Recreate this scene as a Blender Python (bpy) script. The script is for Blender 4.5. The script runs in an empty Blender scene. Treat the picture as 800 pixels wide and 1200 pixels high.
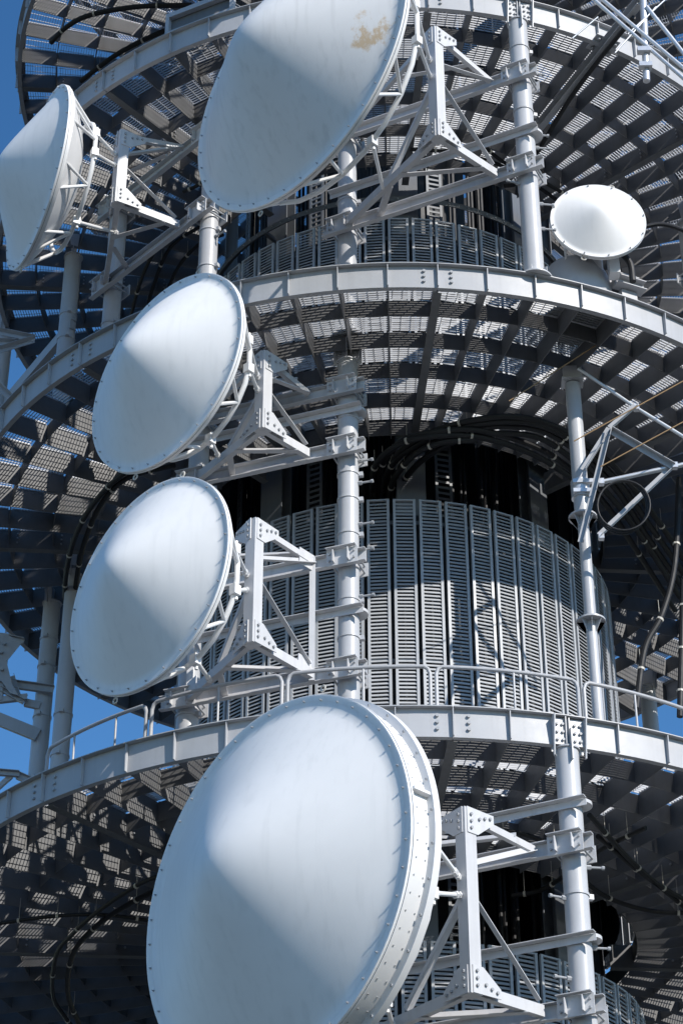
import bpy, math, random
from mathutils import Vector, Matrix
random.seed(7)
C = bpy.context.scene.collection
scene = bpy.context.scene
PI = math.pi
rad = math.radians

# ---------------------------------------------------------------- camera, sky, sun
PITCH, YAW, ROLL = 0.592967141, -0.0291004806, -0.00136256648
fw = Vector((math.sin(YAW)*math.cos(PITCH), math.cos(YAW)*math.cos(PITCH), math.sin(PITCH)))
rt = fw.cross(Vector((0, 0, 1))).normalized()
up = rt.cross(fw)
r2 = math.cos(ROLL)*rt + math.sin(ROLL)*up
u2 = -math.sin(ROLL)*rt + math.cos(ROLL)*up
cam_data = bpy.data.cameras.new('camera')
cam = bpy.data.objects.new('camera', cam_data)
C.objects.link(cam)
cam.matrix_world = Matrix(((r2.x, u2.x, -fw.x, 0), (r2.y, u2.y, -fw.y, -28.2), (r2.z, u2.z, -fw.z, 0), (0, 0, 0, 1)))
cam_data.sensor_fit = 'VERTICAL'
cam_data.sensor_height = 36
cam_data.sensor_width = 24
cam_data.lens = 2496.05/1200*36
cam_data.clip_start = 0.5
cam_data.clip_end = 5000
scene.camera = cam

SUN = Vector((1.07, -1.09, 1.0)).normalized()
world = bpy.data.worlds.new('World')
scene.world = world
world.use_nodes = True
wn = world.node_tree
bg = wn.nodes['Background']
sky = wn.nodes.new('ShaderNodeTexSky')
sky.sky_type = 'NISHITA'
sky.sun_disc = False
sky.sun_elevation = math.asin(SUN.z)
sky.sun_rotation = math.atan2(SUN.x, SUN.y)
sky.air_density = 1.0
sky.dust_density = 0.0
sky.ozone_density = 4.0
hs = wn.nodes.new('ShaderNodeHueSaturation')
hs.inputs['Saturation'].default_value = 1.2
wn.links.new(sky.outputs[0], hs.inputs['Color'])
wn.links.new(hs.outputs[0], bg.inputs[0])
bg.inputs[1].default_value = 0.145
sl = bpy.data.lights.new('sun', 'SUN')
sl.energy = 4.6
sl.angle = rad(0.53)
sl.color = (1.0, 0.95, 0.88)
so = bpy.data.objects.new('sun', sl)
C.objects.link(so)
so.rotation_euler = (-SUN).to_track_quat('-Z', 'Y').to_euler()
scene.view_settings.view_transform = 'Standard'
scene.view_settings.look = 'None'
scene.view_settings.exposure = 0.2
scene.view_settings.gamma = 1.0
scene.cycles.max_bounces = 8
scene.cycles.diffuse_bounces = 4

# ---------------------------------------------------------------- materials
def mat(name, col, rough=0.45, metal=0.0, var=0.06, scale=3.0, streak=0.0, bump=0.0, dirt=None, stain=None, spec=0.5, tone=0.07, rust=0.0, sss=0.0):
    m = bpy.data.materials.new(name)
    m.use_nodes = True
    nt = m.node_tree
    b = nt.nodes['Principled BSDF']
    b.inputs['Roughness'].default_value = rough
    b.inputs['Metallic'].default_value = metal
    b.inputs['Specular IOR Level'].default_value = spec
    tc = nt.nodes.new('ShaderNodeTexCoord')
    def noise(sc, vec_scale=(1, 1, 1), detail=6, rgh=0.6):
        mp = nt.nodes.new('ShaderNodeMapping')
        mp.inputs['Scale'].default_value = vec_scale
        nt.links.new(tc.outputs['Object'], mp.inputs[0])
        n = nt.nodes.new('ShaderNodeTexNoise')
        n.inputs['Scale'].default_value = sc
        n.inputs['Detail'].default_value = detail
        n.inputs['Roughness'].default_value = rgh
        nt.links.new(mp.outputs[0], n.inputs[0])
        return n.outputs[0]
    def ramp(sock, lo, hi, c0, c1):
        r = nt.nodes.new('ShaderNodeValToRGB')
        r.color_ramp.elements[0].position = lo
        r.color_ramp.elements[1].position = hi
        r.color_ramp.elements[0].color = (*c0, 1)
        r.color_ramp.elements[1].color = (*c1, 1)
        nt.links.new(sock, r.inputs[0])
        return r.outputs[0]
    def mix(a, bcol, fac, mode='MIX'):
        x = nt.nodes.new('ShaderNodeMix')
        x.data_type = 'RGBA'
        x.blend_type = mode
        for s, v in ((x.inputs[0], fac), (x.inputs[6], a), (x.inputs[7], bcol)):
            if isinstance(v, (int, float)): s.default_value = v
            elif isinstance(v, tuple): s.default_value = (*v, 1)
            else: nt.links.new(v, s)
        return x.outputs[2]
    lo = tuple(max(0, c*(1-var)) for c in col)
    hi = tuple(min(1, c*(1+var)) for c in col)
    c = ramp(noise(scale), 0.3, 0.7, lo, hi)
    if streak:
        f = ramp(noise(2.0, (5, 5, 0.22), 3, 0.5), 0.52, 0.75, (0, 0, 0), (streak,)*3)
        c = mix(c, dirt or tuple(v*0.6 for v in col), f)
        f = ramp(noise(1.3, (1, 1, 1)), 0.55, 0.8, (0, 0, 0), (streak*0.8,)*3)
        c = mix(c, dirt or tuple(v*0.6 for v in col), f)
    if stain:
        pos, size, scol = stain
        g = nt.nodes.new('ShaderNodeMapping')
        g.inputs['Location'].default_value = tuple(-pos[i]/size[i] for i in range(3))
        g.inputs['Scale'].default_value = tuple(1/s for s in size)
        nt.links.new(tc.outputs['Object'], g.inputs[0])
        gr = nt.nodes.new('ShaderNodeTexGradient')
        gr.gradient_type = 'SPHERICAL'
        nt.links.new(g.outputs[0], gr.inputs[0])
        ad = nt.nodes.new('ShaderNodeMath'); ad.operation = 'MULTIPLY'
        nt.links.new(gr.outputs[1], ad.inputs[0])
        pw = nt.nodes.new('ShaderNodeMath'); pw.operation = 'POWER'; pw.inputs[1].default_value = 4.0
        nt.links.new(noise(4.5, (1, 1, 0.7), 10, 0.7), pw.inputs[0])
        nt.links.new(pw.outputs[0], ad.inputs[1])
        c = mix(c, scol, ramp(ad.outputs[0], 0.022, 0.055, (0, 0, 0), (0.75,)*3))
    if rust:
        c = mix(c, (0.20, 0.11, 0.055), ramp(noise(7, (1.5, 1.5, 0.5), 10, 0.72), 0.66, 0.76, (0, 0, 0), (rust,)*3))
    if sss:
        b.inputs['Subsurface Weight'].default_value = sss
        b.inputs['Subsurface Radius'].default_value = (1, 1, 1)
        b.inputs['Subsurface Scale'].default_value = 0.04
    oi = nt.nodes.new('ShaderNodeObjectInfo')
    mr = nt.nodes.new('ShaderNodeMapRange')
    mr.inputs[3].default_value = 1-tone
    mr.inputs[4].default_value = 1+tone*0.6
    nt.links.new(oi.outputs['Random'], mr.inputs[0])
    cb = nt.nodes.new('ShaderNodeCombineColor')
    for k in range(3): nt.links.new(mr.outputs[0], cb.inputs[k])
    c = mix(c, cb.outputs[0], 1.0, 'MULTIPLY')
    nt.links.new(c, b.inputs['Base Color'])
    rr = nt.nodes.new('ShaderNodeMapRange')
    rr.inputs[3].default_value = max(0.05, rough-0.1)
    rr.inputs[4].default_value = min(1, rough+0.12)
    nt.links.new(noise(scale*2.3), rr.inputs[0])
    nt.links.new(rr.outputs[0], b.inputs['Roughness'])
    if bump:
        bp = nt.nodes.new('ShaderNodeBump')
        bp.inputs['Strength'].default_value = bump
        bp.inputs['Distance'].default_value = 0.01
        nt.links.new(noise(scale*6), bp.inputs['Height'])
        nt.links.new(bp.outputs[0], b.inputs['Normal'])
    return m

M = {}
M['paint'] = mat('light_grey_steel_paint', (0.41, 0.415, 0.43), 0.45, var=0.05, streak=0.25, dirt=(0.29, 0.285, 0.28), bump=0.08, rust=0.3)
M['frame'] = mat('pale_grey_frame_paint', (0.56, 0.56, 0.57), 0.45, var=0.05, streak=0.3, dirt=(0.36, 0.35, 0.335), bump=0.08, rust=0.3)
M['pole'] = mat('grey_pole_paint', (0.47, 0.475, 0.49), 0.38, var=0.05, streak=0.2, dirt=(0.33, 0.325, 0.32), bump=0.06, rust=0.2)
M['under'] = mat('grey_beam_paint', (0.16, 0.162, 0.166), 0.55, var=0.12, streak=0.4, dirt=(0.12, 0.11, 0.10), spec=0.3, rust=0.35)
M['grating'] = mat('galvanised_grating', (0.45, 0.46, 0.48), 0.5, var=0.1, scale=6)
M['louvre'] = mat('blue_grey_louvre', (0.42, 0.43, 0.445), 0.45, var=0.09, scale=2, streak=0.25, dirt=(0.27, 0.28, 0.29))
M['white'] = mat('white_dish_paint', (0.76, 0.755, 0.75), 0.38, var=0.02, scale=1.5, streak=0.10, dirt=(0.55, 0.55, 0.54))
M['dish'] = mat('white_radome', (0.84, 0.83, 0.815), 0.5, var=0.03, scale=1.2, streak=0.2, dirt=(0.56, 0.56, 0.55), spec=0.3, tone=0.02, sss=0.4)
M['dish_stain'] = mat('stained_radome', (0.82, 0.81, 0.795), 0.5, var=0.03, scale=1.2, streak=0.25, dirt=(0.47, 0.46, 0.44), spec=0.3, sss=0.4,
                      stain=((1.60, -0.15, -0.60), (0.42, 0.6, 0.46), (0.60, 0.41, 0.20)))
M['cable'] = mat('black_cable', (0.009, 0.009, 0.011), 0.6, var=0.2)
M['bolt'] = mat('zinc_bolt', (0.36, 0.37, 0.385), 0.5, metal=0.0, var=0.1, scale=20)
M['dark_bolt'] = mat('dark_bolt', (0.08, 0.08, 0.085), 0.5, var=0.2, scale=20)
M['core'] = mat('grey_core_paint', (0.13, 0.14, 0.155), 0.5, var=0.08, streak=0.3, dirt=(0.2, 0.2, 0.2))
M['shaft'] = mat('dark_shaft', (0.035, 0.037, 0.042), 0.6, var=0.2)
M['alu'] = mat('bare_aluminium', (0.62, 0.63, 0.65), 0.38, metal=0.55, var=0.06, scale=8)
M['brown'] = mat('brown_rod', (0.30, 0.19, 0.09), 0.5, var=0.1)
M['clamp'] = mat('pale_clamp', (0.55, 0.52, 0.46), 0.5, var=0.15, scale=30)
M['blue'] = mat('blue_tape', (0.03, 0.16, 0.55), 0.5, var=0.1)
M['concrete'] = mat('concrete', (0.28, 0.275, 0.265), 0.9, var=0.15, scale=1.0, bump=0.3)
M['ground'] = mat('ground_earth', (0.045, 0.046, 0.038), 0.95, var=0.35, scale=0.08, bump=0.3)
M['gap_shade'] = mat('painted_gap_shade', (0.022, 0.024, 0.028), 0.7, var=0.2)  # near-black colour standing for the shade behind the louvres

# ---------------------------------------------------------------- mesh helpers
def V(*a): return Vector(a)
def pol(R, deg, z): a = rad(deg); return Vector((R*math.sin(a), -R*math.cos(a), z))

class MB:
    def __init__(s): s.v = []; s.f = []
    def add(s, verts, faces):
        o = len(s.v); s.v += [tuple(p) for p in verts]
        s.f += [tuple(o+i for i in f) for f in faces]
    def hexa(s, p):   # 8 points: bottom loop 0-3, top loop 4-7
        s.add(p, [(3, 2, 1, 0), (4, 5, 6, 7), (0, 1, 5, 4), (1, 2, 6, 5), (2, 3, 7, 6), (3, 0, 4, 7)])
    def box(s, c, ax, ay, az):   # centre and half axes
        c = Vector(c)
        s.hexa([c-ax-ay-az, c+ax-ay-az, c+ax+ay-az, c-ax+ay-az, c-ax-ay+az, c+ax-ay+az, c+ax+ay+az, c-ax+ay+az])
    def frame(s, p0, p1, upv=None):
        d = (p1-p0).normalized()
        upv = Vector(upv) if upv is not None else Vector((0, 0, 1))
        if abs(d.dot(upv)) > 0.98: upv = Vector((0, 1, 0))
        sd = d.cross(upv).normalized(); u = sd.cross(d)
        return d, sd, u
    def bar(s, p0, p1, w, h, upv=None):
        p0 = Vector(p0); p1 = Vector(p1)
        d, sd, u = s.frame(p0, p1, upv)
        s.box((p0+p1)/2, d*((p1-p0).length/2), sd*(w/2), u*(h/2))
    def angle(s, p0, p1, w, t, upv=None, sx=1, sy=1):   # L section
        p0 = Vector(p0); p1 = Vector(p1)
        d, sd, u = s.frame(p0, p1, upv); sd = sd*sx; u = u*sy
        L = d*((p1-p0).length/2); c = (p0+p1)/2
        s.box(c+sd*(w/2), L, sd*(w/2), u*(t/2))
        s.box(c+u*(w/2+t/2), L, sd*(t/2), u*(w/2-t/2))
    def channel(s, p0, p1, h, w, t, upv=None, sx=1):    # C section, web at -sd side
        p0 = Vector(p0); p1 = Vector(p1)
        d, sd, u = s.frame(p0, p1, upv); sd = sd*sx
        L = d*((p1-p0).length/2); c = (p0+p1)/2
        s.box(c, L, sd*(t/2), u*(h/2))
        for k in (-1, 1): s.box(c+sd*(w/2+t/2)+u*(k*(h/2-t/2)), L, sd*(w/2), u*(t/2))
    def tube(s, pts, r, n=10, closed=False, caps=True):
        pts = [Vector(p) for p in pts]; N = len(pts)
        rs = r if isinstance(r, (list, tuple)) else [r]*N
        o = len(s.v); prev = None
        for i, p in enumerate(pts):
            if closed: t = (pts[(i+1) % N]-pts[i-1])
            else: t = pts[min(i+1, N-1)]-pts[max(i-1, 0)]
            t = t.normalized()
            if prev is None:
                a = Vector((0, 0, 1)) if abs(t.z) < 0.9 else Vector((1, 0, 0))
                sd = t.cross(a).normalized()
            else:
                sd = (prev-t*prev.dot(t)).normalized()
            prev = sd; u = t.cross(sd)
            for k in range(n):
                a = 2*PI*k/n
                s.v.append(tuple(p+(sd*math.cos(a)+u*math.sin(a))*rs[i]))
        m = N if closed else N-1
        for i in range(m):
            for k in range(n):
                a = o+i*n+k; b = o+i*n+(k+1) % n; j = (i+1) % N
                s.f.append((a, b, o+j*n+(k+1) % n, o+j*n+k))
        if caps and not closed:
            s.f.append(tuple(o+k for k in reversed(range(n))))
            s.f.append(tuple(o+(N-1)*n+k for k in range(n)))
    def cyl(s, p0, p1, r, n=12): s.tube([p0, p1], r, n)
    def arcbox(s, R0, R1, z0, z1, a0, a1, n, full=False):   # ring sector
        o = len(s.v); m = n if full else n+1
        for i in range(m):
            a = a0+(a1-a0)*i/n
            for R, z in ((R0, z0), (R1, z0), (R1, z1), (R0, z1)): s.v.append(tuple(pol(R, a, z)))
        for i in range(n):
            b = o+4*i; c = o+4*((i+1) % m)
            for k in range(4): s.f.append((b+k, b+(k+1) % 4, c+(k+1) % 4, c+k))
        if not full:
            s.f.append((o+3, o+2, o+1, o)); e = o+4*n; s.f.append((e, e+1, e+2, e+3))
    def lathe_y(s, prof, n=72):   # profile (radius, y) around local y
        o = len(s.v); K = len(prof)
        for i in range(n):
            a = 2*PI*i/n
            for r, y in prof: s.v.append((r*math.cos(a), y, r*math.sin(a)))
        for i in range(n):
            j = (i+1) % n
            for k in range(K-1):
                s.f.append((o+i*K+k, o+j*K+k, o+j*K+k+1, o+i*K+k+1))
    def bolt(s, p, nrm, r, h, n=6): p = Vector(p); s.tube([p, p+Vector(nrm).normalized()*h], r, n)
    def mesh(s, name, material, smooth=35):
        me = bpy.data.meshes.new(name)
        me.from_pydata(s.v, [], s.f)
        me.materials.append(material)
        if smooth:
            me.polygons.foreach_set('use_smooth', [True]*len(me.polygons))
            me.update()
            me.set_sharp_from_angle(angle=rad(smooth))
        me.update()
        return me
    def build(s, name, material, parent=None, smooth=35, kind=None, label=None):
        return link(name, s.mesh(name, material, smooth), parent, kind, label)

def link(name, me, parent=None, kind=None, label=None, loc=None, rotz=None):
    o = bpy.data.objects.new(name, me); C.objects.link(o)
    if parent: o.parent = parent
    if kind: o['kind'] = kind
    if label: o['label'] = label
    if loc is not None: o.location = loc
    if rotz is not None: o.rotation_euler = (0, 0, rotz)
    return o
def thing(name, label, cat, loc=(0, 0, 0), rotz=0, group=None):
    o = bpy.data.objects.new(name, None); C.objects.link(o)
    o.empty_display_size = 0.3
    o.location = loc; o.rotation_euler = (0, 0, rotz)
    o['label'] = label; o['category'] = cat
    if group: o['group'] = group
    return o
def tag(o, label, cat, group=None):
    o['label'] = label; o['category'] = cat
    if group: o['group'] = group
    return o
def spline(pts, k=8):
    P = [Vector(p) for p in pts]; out = []
    Q = [P[0]*2-P[1]]+P+[P[-1]*2-P[-2]]
    for i in range(1, len(Q)-2):
        for j in range(k):
            t = j/k; a, b, c, d = Q[i-1:i+3]
            out.append(0.5*((2*b)+(c-a)*t+(2*a-5*b+4*c-d)*t*t+(3*b-a-3*c+d)*t**3))
    return out+[P[-1]]

# ---------------------------------------------------------------- ground and base
ZD, ZA, ZB, ZC = 28.35, 23.687, 18.415, 11.783
g = MB(); n = 64
g.v = [(0, 0, -1.6)]+[(2500*math.cos(2*PI*i/n), 2500*math.sin(2*PI*i/n), -1.6) for i in range(n)]
g.f = [(0, i+1, (i+1) % n+1) for i in range(n)]
g.build('ground', M['ground'], kind='structure', smooth=0)
t = thing('concrete_plinth', 'broad concrete plinth that carries the steel tower', 'plinth', (0, 0, -1.6))
b = MB(); b.arcbox(0.0, 4.3, 0, 5.4, 0, 360, 48, True); b.build('plinth', M['concrete'], t)
b = MB(); b.arcbox(3.9, 4.4, 5.4, 5.6, 0, 360, 48, True); b.build('coping', M['concrete'], t)

# ---------------------------------------------------------------- ring platforms
NB = 64; STEP = 360/NB; OFF = 5.5
RINGS = [6.0, 5.32, 4.64, 3.96, 3.28]
def grating_mesh(R0, R1):
    m = MB(); half = rad(STEP/2)
    zt, zb = -0.008, -0.032
    def xat(y): return max(0.02, y*math.tan(half)-0.012)
    y = R0+0.02
    while y < R1*math.cos(half)-0.01:
        x = xat(y); m.box((0, -y, (zt+zb)/2), V(x, 0, 0), V(0, 0.0028, 0), V(0, 0, (zt-zb)/2)); y += 0.045
    ya, yb = R0+0.008, R1*math.cos(half)-0.008
    for k in range(-4, 5):
        x = k*0.135+0.03
        y0 = max(ya, (abs(x)+0.02)/math.tan(half))
        if y0 < yb-0.05: m.box((x, -(y0+yb)/2, zt-0.005), V(0.0035, 0, 0), V(0, (yb-y0)/2, 0), V(0, 0, 0.005))
    for sgn in (-1, 1):
        m.hexa([V(sgn*(xat(ya)), -ya, zb), V(sgn*(xat(ya)+0.006), -ya, zb), V(sgn*(xat(yb)+0.006), -yb, zb), V(sgn*xat(yb), -yb, zb),
                V(sgn*(xat(ya)), -ya, zt), V(sgn*(xat(ya)+0.006), -ya, zt), V(sgn*(xat(yb)+0.006), -yb, zt), V(sgn*xat(yb), -yb, zt)])
    return m.mesh('grating_panel', M['grating'], 0)
GR = [grating_mesh(a+0.012, c-0.012) for a, c in ((6.0, 6.67), (5.32, 6.0), (4.64, 5.32), (3.28, 4.64))]
ZT, ZBOT, ZRAD = -0.037, -0.30, -0.368
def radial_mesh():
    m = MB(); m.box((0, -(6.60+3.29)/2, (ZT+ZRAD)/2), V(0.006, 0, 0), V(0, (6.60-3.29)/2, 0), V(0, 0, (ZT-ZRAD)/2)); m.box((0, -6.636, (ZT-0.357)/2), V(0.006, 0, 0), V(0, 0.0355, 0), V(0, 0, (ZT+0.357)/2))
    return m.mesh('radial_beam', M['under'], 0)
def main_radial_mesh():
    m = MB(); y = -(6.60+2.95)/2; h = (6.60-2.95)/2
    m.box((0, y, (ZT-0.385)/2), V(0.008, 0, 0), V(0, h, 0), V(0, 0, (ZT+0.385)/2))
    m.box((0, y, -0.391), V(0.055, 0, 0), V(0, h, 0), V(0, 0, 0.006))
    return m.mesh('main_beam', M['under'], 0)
def stiff_mesh():
    m = MB()
    m.hexa([V(-.006, -6.688, -.368), V(.006, -6.688, -.368), V(.006, -6.735, -.368), V(-.006, -6.735, -.368),
            V(-.006, -6.688, -.012), V(.006, -6.688, -.012), V(.006, -6.745, -.012), V(-.006, -6.745, -.012)])
    return m.mesh('stiffener', M['paint'], 0)
RAD, MAIN, STF = radial_mesh(), main_radial_mesh(), stiff_mesh()
def rim_mesh():
    m = MB()
    m.arcbox(6.672, 6.684, -0.372, -0.012, 0.05, 44.95, 24)
    m.arcbox(6.58, 6.755, -0.011, 0.001, 0.05, 44.95, 24)
    m.arcbox(6.61, 6.671, -0.372, -0.360, 0.05, 44.95, 24)
    return m.mesh('rim_girder', M['paint'], 40)
RIM = rim_mesh()
def rimbolt_mesh():
    m = MB()
    for k in range(8):
        for s in (-1.55, 1.55):
            for j in range(3):
                p = pol(6.684, 5.5+45*k+s, -0.1-0.085*j); m.bolt(p, V(p.x, p.y, 0), 0.021, 0.028, 8)
        for a in (0.6, 1.3, 2.3):
            for s in (-1, 1):
                for j in range(4):
                    y = RINGS[j % 5]-0.12; p = pol(y, 5.5+45*k, -0.1-0.08*int(a)); q = p+pol(1, 95.5+45*k, 0)*0.008*s
                    m.bolt(q, pol(1, 95.5+45*k, 0)*s, 0.016, 0.018, 6)
    return m.mesh('bolts', M['bolt'], 0)
RBOLT = rimbolt_mesh()
RINGM = []
for R in RINGS:
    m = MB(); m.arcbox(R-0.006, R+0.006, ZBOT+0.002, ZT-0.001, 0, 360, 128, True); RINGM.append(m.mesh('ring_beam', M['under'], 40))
def platform(z, label):
    t = thing('ring_platform', label, 'platform', (0, 0, z), 0, 'ring platforms of the tower')
    for k in range(8):
        link('rim_girder', RIM, t, rotz=rad(5.5+45*k))
    for me in RINGM: link('ring_beam', me, t)
    for i in range(NB):
        a = rad(OFF+STEP*i)
        if i % 8 == 0: link('main_beam', MAIN, t, rotz=a)
        else: link('radial_beam', RAD, t, rotz=a)
        link('stiffener', STF, t, rotz=a)
        for me in GR: link('grating_panel', me, t, rotz=rad(OFF+STEP*(i+0.5)))
    link('bolts', RBOLT, t, kind='stuff')
    return t
platform(ZD, 'topmost round grating platform, only its dark underside showing at the top left against the sky')
platform(ZD+5.2, 'added grating platform just above the picture, unseen, shading those below')  # out-of-view platform added to throw shade on the ones beneath
platform(ZA, 'round grating platform level with the stained upper dish, second from the top')
platform(ZB, 'round grating platform in the middle, under the small upturned white dish')
platform(ZC, 'lowest round grating platform, with handrails, behind the largest bottom dish')

# ---------------------------------------------------------------- tower core
t = thing('tower_core', 'dark inner shaft of the tower with grey columns and black riser cables', 'tower core', (0, 0, 4))
H = 29.0
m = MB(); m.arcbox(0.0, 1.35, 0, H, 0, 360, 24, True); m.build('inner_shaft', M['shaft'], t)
for k in range(8):
    m = MB(); a = 5.5+45*k; p = pol(2.72, a, H/2); o_ = pol(1, a, 0); s_ = pol(1, a+90, 0)
    m.box(p+o_*0.1, s_*0.21, o_*0.008, V(0, 0, H/2)); m.box(p-o_*0.1, s_*0.21, o_*0.008, V(0, 0, H/2)); m.box(p, s_*0.008, o_*0.09, V(0, 0, H/2))
    m.build('column', M['core'], t, 0)
for k in range(8):
    a = 17.5+45*k; m = MB()
    o_ = pol(1, a, 0); s_ = pol(1, a+90, 0); p = pol(2.5, a, H/2)
    for sg in (-1, 1): m.box(p+s_*0.11*sg, s_*0.02, o_*0.012, V(0, 0, H/2))
    z = 1.0
    while z < H:
        m.box(pol(2.5, a, z), s_*0.09, o_*0.006, V(0, 0, 0.02)); z += 0.10
    m.build('cable_ladder', M['core'], t, 0)
rc = random.Random(3)
for k in range(120):
    a = 360*k/120+rc.uniform(-1.2, 1.2); R = rc.choice((2.2, 2.32, 2.42)); r = rc.choice((0.022, 0.03, 0.04))
    if abs((a-5.5+22.5) % 45-22.5) < 3: continue
    m = MB(); m.tube([pol(R, a, 0), pol(R, a, H)], r, 6); m.build('riser_cable', M['cable'], t)
for zp in (ZA,):
    m = MB(); z = zp-0.86-4
    m.arcbox(3.13, 3.14, z-0.05, z+0.05, 0, 360, 96, True); m.arcbox(3.04, 3.13, z+0.04, z+0.05, 0, 360, 96, True)
    for k in range(8):
        m.box(pol(2.98, 5.5+45*k, z), pol(0.15, 5.5+45*k, 0), pol(0.03, 95.5+45*k, 0), V(0, 0, 0.03))
    h = m.build('hoop', M['core'], t)
    m = MB()
    for k in range(120): p = pol(3.14, 3*k, z); m.bolt(p, V(p.x, p.y, 0), 0.012, 0.012, 6)
    m.build('bolts', M['bolt'], h, 0, kind='stuff')

# ---------------------------------------------------------------- louvred screens
NP = 56; DR = 3.28
def panel_meshes(h):
    w = DR*rad(360/NP)-0.05
    f = MB()
    for s in (-1, 1): f.box((s*(w/2-0.019), -DR, h/2), V(0.019, 0, 0), V(0, 0.02, 0), V(0, 0, h/2))
    for z in (0.012, h-0.012): f.box((0, -DR, z), V(w/2-0.031, 0, 0), V(0, 0.018, 0), V(0, 0, 0.012))
    if h > 3:
        f.box((0, -DR+0.015, h*0.5), V(w/2-0.031, 0, 0), V(0, 0.004, 0), V(0, 0, 0.02))
    s = MB(); z = 0.06
    while z < h-0.05:
        d = V(0, -0.012, -0.0195); e = V(0, 0.0036, -0.0022)
        s.box((0, -DR, z), V(w/2-0.039, 0, 0), d, e); z += 0.058
    return f.mesh('louvre_panel', M['louvre'], 0), s.mesh('slats', M['louvre'], 0)
def screen(z0, z1, label):
    t = thing('louvre_screen', label, 'louvre screen', (0, 0, z0), 0, 'louvred screens round the core')
    fm, sm = panel_meshes(z1-z0)
    rr_ = random.Random(int(z0*10))
    for k in range(NP):
        a = -0.45-180/NP+360/NP*k
        o = link('louvre_panel', fm, t, rotz=rad(a), loc=(0, 0, rr_.uniform(-0.006, 0.006)))
        link('slats', sm, o)
    m = MB(); m.arcbox(3.06, 3.07, 0.0, z1-z0-0.12, 0, 360, 64, True); m.build('gap_shade_sheet', M['gap_shade'], t)  # added dark sheet: makes the gaps between slats look deep in shade
    m = MB()
    for z in (0.5, (z1-z0)*0.5, z1-z0-0.35): m.arcbox(3.20, 3.225, z-0.03, z+0.03, 0, 360, 96, True)
    m.build('support_rail', M['core'], t)
screen(ZB+0.03, ZA-1.40, 'upper ring of louvre panels, mostly hidden by the middle platform rim')
screen(ZC+0.03, ZB-1.42, 'tall sunlit ring of louvre panels in the middle of the tower')
screen(4.2, ZC-1.42, 'lowest ring of louvre panels at the bottom behind the bolted frame')

# ---------------------------------------------------------------- support poles
def pole(x, y, z0, z1, label, r=0.137, clamps=(), pins=(), base=True, outer=False, group='vertical pipes that carry the antennas'):
    t = thing('support_pole', label, 'pole', (x, y, z0), math.atan2(x, -y), group)
    L = z1-z0
    m = MB(); m.tube([V(0, 0, 0.02), V(0, 0, L)], r, 28); m.build('pipe', M['pole'], t)
    if base:
        m = MB(); m.tube([V(0, 0, 0.002), V(0, 0, 0.026)], r*1.75, 28)
        for k in range(6):
            a = PI*k/3; m.box((math.cos(a)*r*1.3, math.sin(a)*r*1.3, 0.075), V(math.cos(a), math.sin(a), 0)*r*0.3, V(-math.sin(a), math.cos(a), 0)*0.005, V(0, 0, 0.05))
        m.build('base_plate', M['pole'], t)
    m = MB()
    for s in (-1, 1): m.hexa([V(s*r*.9-.006, -.02, L-.16), V(s*r*.9+.006, -.02, L-.16), V(s*r*.9+.006, .02, L-.16), V(s*r*.9-.006, .02, L-.16),
                              V(s*r*1.45-.006, -.11, L+.36), V(s*r*1.45+.006, -.11, L+.36), V(s*r*1.45+.006, .06, L+.36), V(s*r*1.45-.006, .06, L+.36)])
    m.box((0, -0.03, L+0.16), V(r*1.42, 0, 0), V(0, 0.006, 0), V(0, 0, 0.2))
    m.box((0, -0.09, L+0.1), V(0.006, 0, 0), V(0, 0.05, 0), V(0, 0, 0.27))
    m.tube([V(0, 0, L), V(0, 0, L+0.02)], r*1.15, 28)
    tb = m.build('top_bracket', M['pole'], t)
    m = MB()
    for s in (-1, 1):
        for j in range(3): m.bolt(V(s*r*0.8, -0.037, L+0.05+0.1*j), V(0, -1, 0), 0.02, 0.03, 6)
    m.build('bolts', M['bolt'], tb, 0, kind='stuff')
    if outer:
        m = MB(); m.box((0, -0.096, L+0.2), V(0.185, 0, 0), V(0, 0.006, 0), V(0, 0, 0.17)); rb = m.build('rim_plate', M['pole'], t, 0)
        for sg in (-1, 1):
            m = MB()
            m.hexa([V(sg*.192-.007, -.09, L-.12), V(sg*.192+.007, -.09, L-.12), V(sg*.192+.007, -.12, L-.12), V(sg*.192-.007, -.12, L-.12),
                    V(sg*.192-.007, -.09, L+.375), V(sg*.192+.007, -.09, L+.375), V(sg*.192+.007, -.20, L+.375), V(sg*.192-.007, -.20, L+.375)])
            m.build('fin', M['pole'], rb, 0)
            m = MB()
            for j in range(3):
                for x in (0.075, 0.14): m.bolt(V(sg*x, -0.102, L+0.09+0.1*j), V(0, -1, 0), 0.019, 0.026, 6)
            m.build('bolts', M['bolt'], rb, 0, kind='stuff')
        m = MB(); m.box((0, -0.15, L+0.02), V(0.007, 0, 0), V(0, 0.045, 0), V(0, 0, 0.2)); m.build('fin', M['pole'], rb, 0)
    for zc in clamps:
        m = MB(); m.tube([V(0, 0, zc-z0-0.016), V(0, 0, zc-z0+0.016)], r+0.012, 24)
        m.box((r+0.03, 0.0, zc-z0), V(0.03, 0, 0), V(0, 0.03, 0), V(0, 0, 0.03)); m.build('band_clamp', M['pole'], t)
    for zc, sg in pins:
        m = MB(); m.tube([V(sg*(r-0.02), -0.02, zc-z0), V(sg*(r+0.19), -0.05, zc-z0)], 0.014, 8)
        m.tube([V(sg*(r+0.17), -0.047, zc-z0), V(sg*(r+0.2), -0.051, zc-z0)], 0.024, 8)
        m.tube([V(sg*(r-0.01), -0.02, zc-z0), V(sg*(r+0.05), -0.03, zc-z0)], 0.028, 6)
        m.build('step_bolt', M['bolt'], t)
    return t
def xy(R, a): p = pol(R, a, 0); return p.x, p.y
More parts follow.
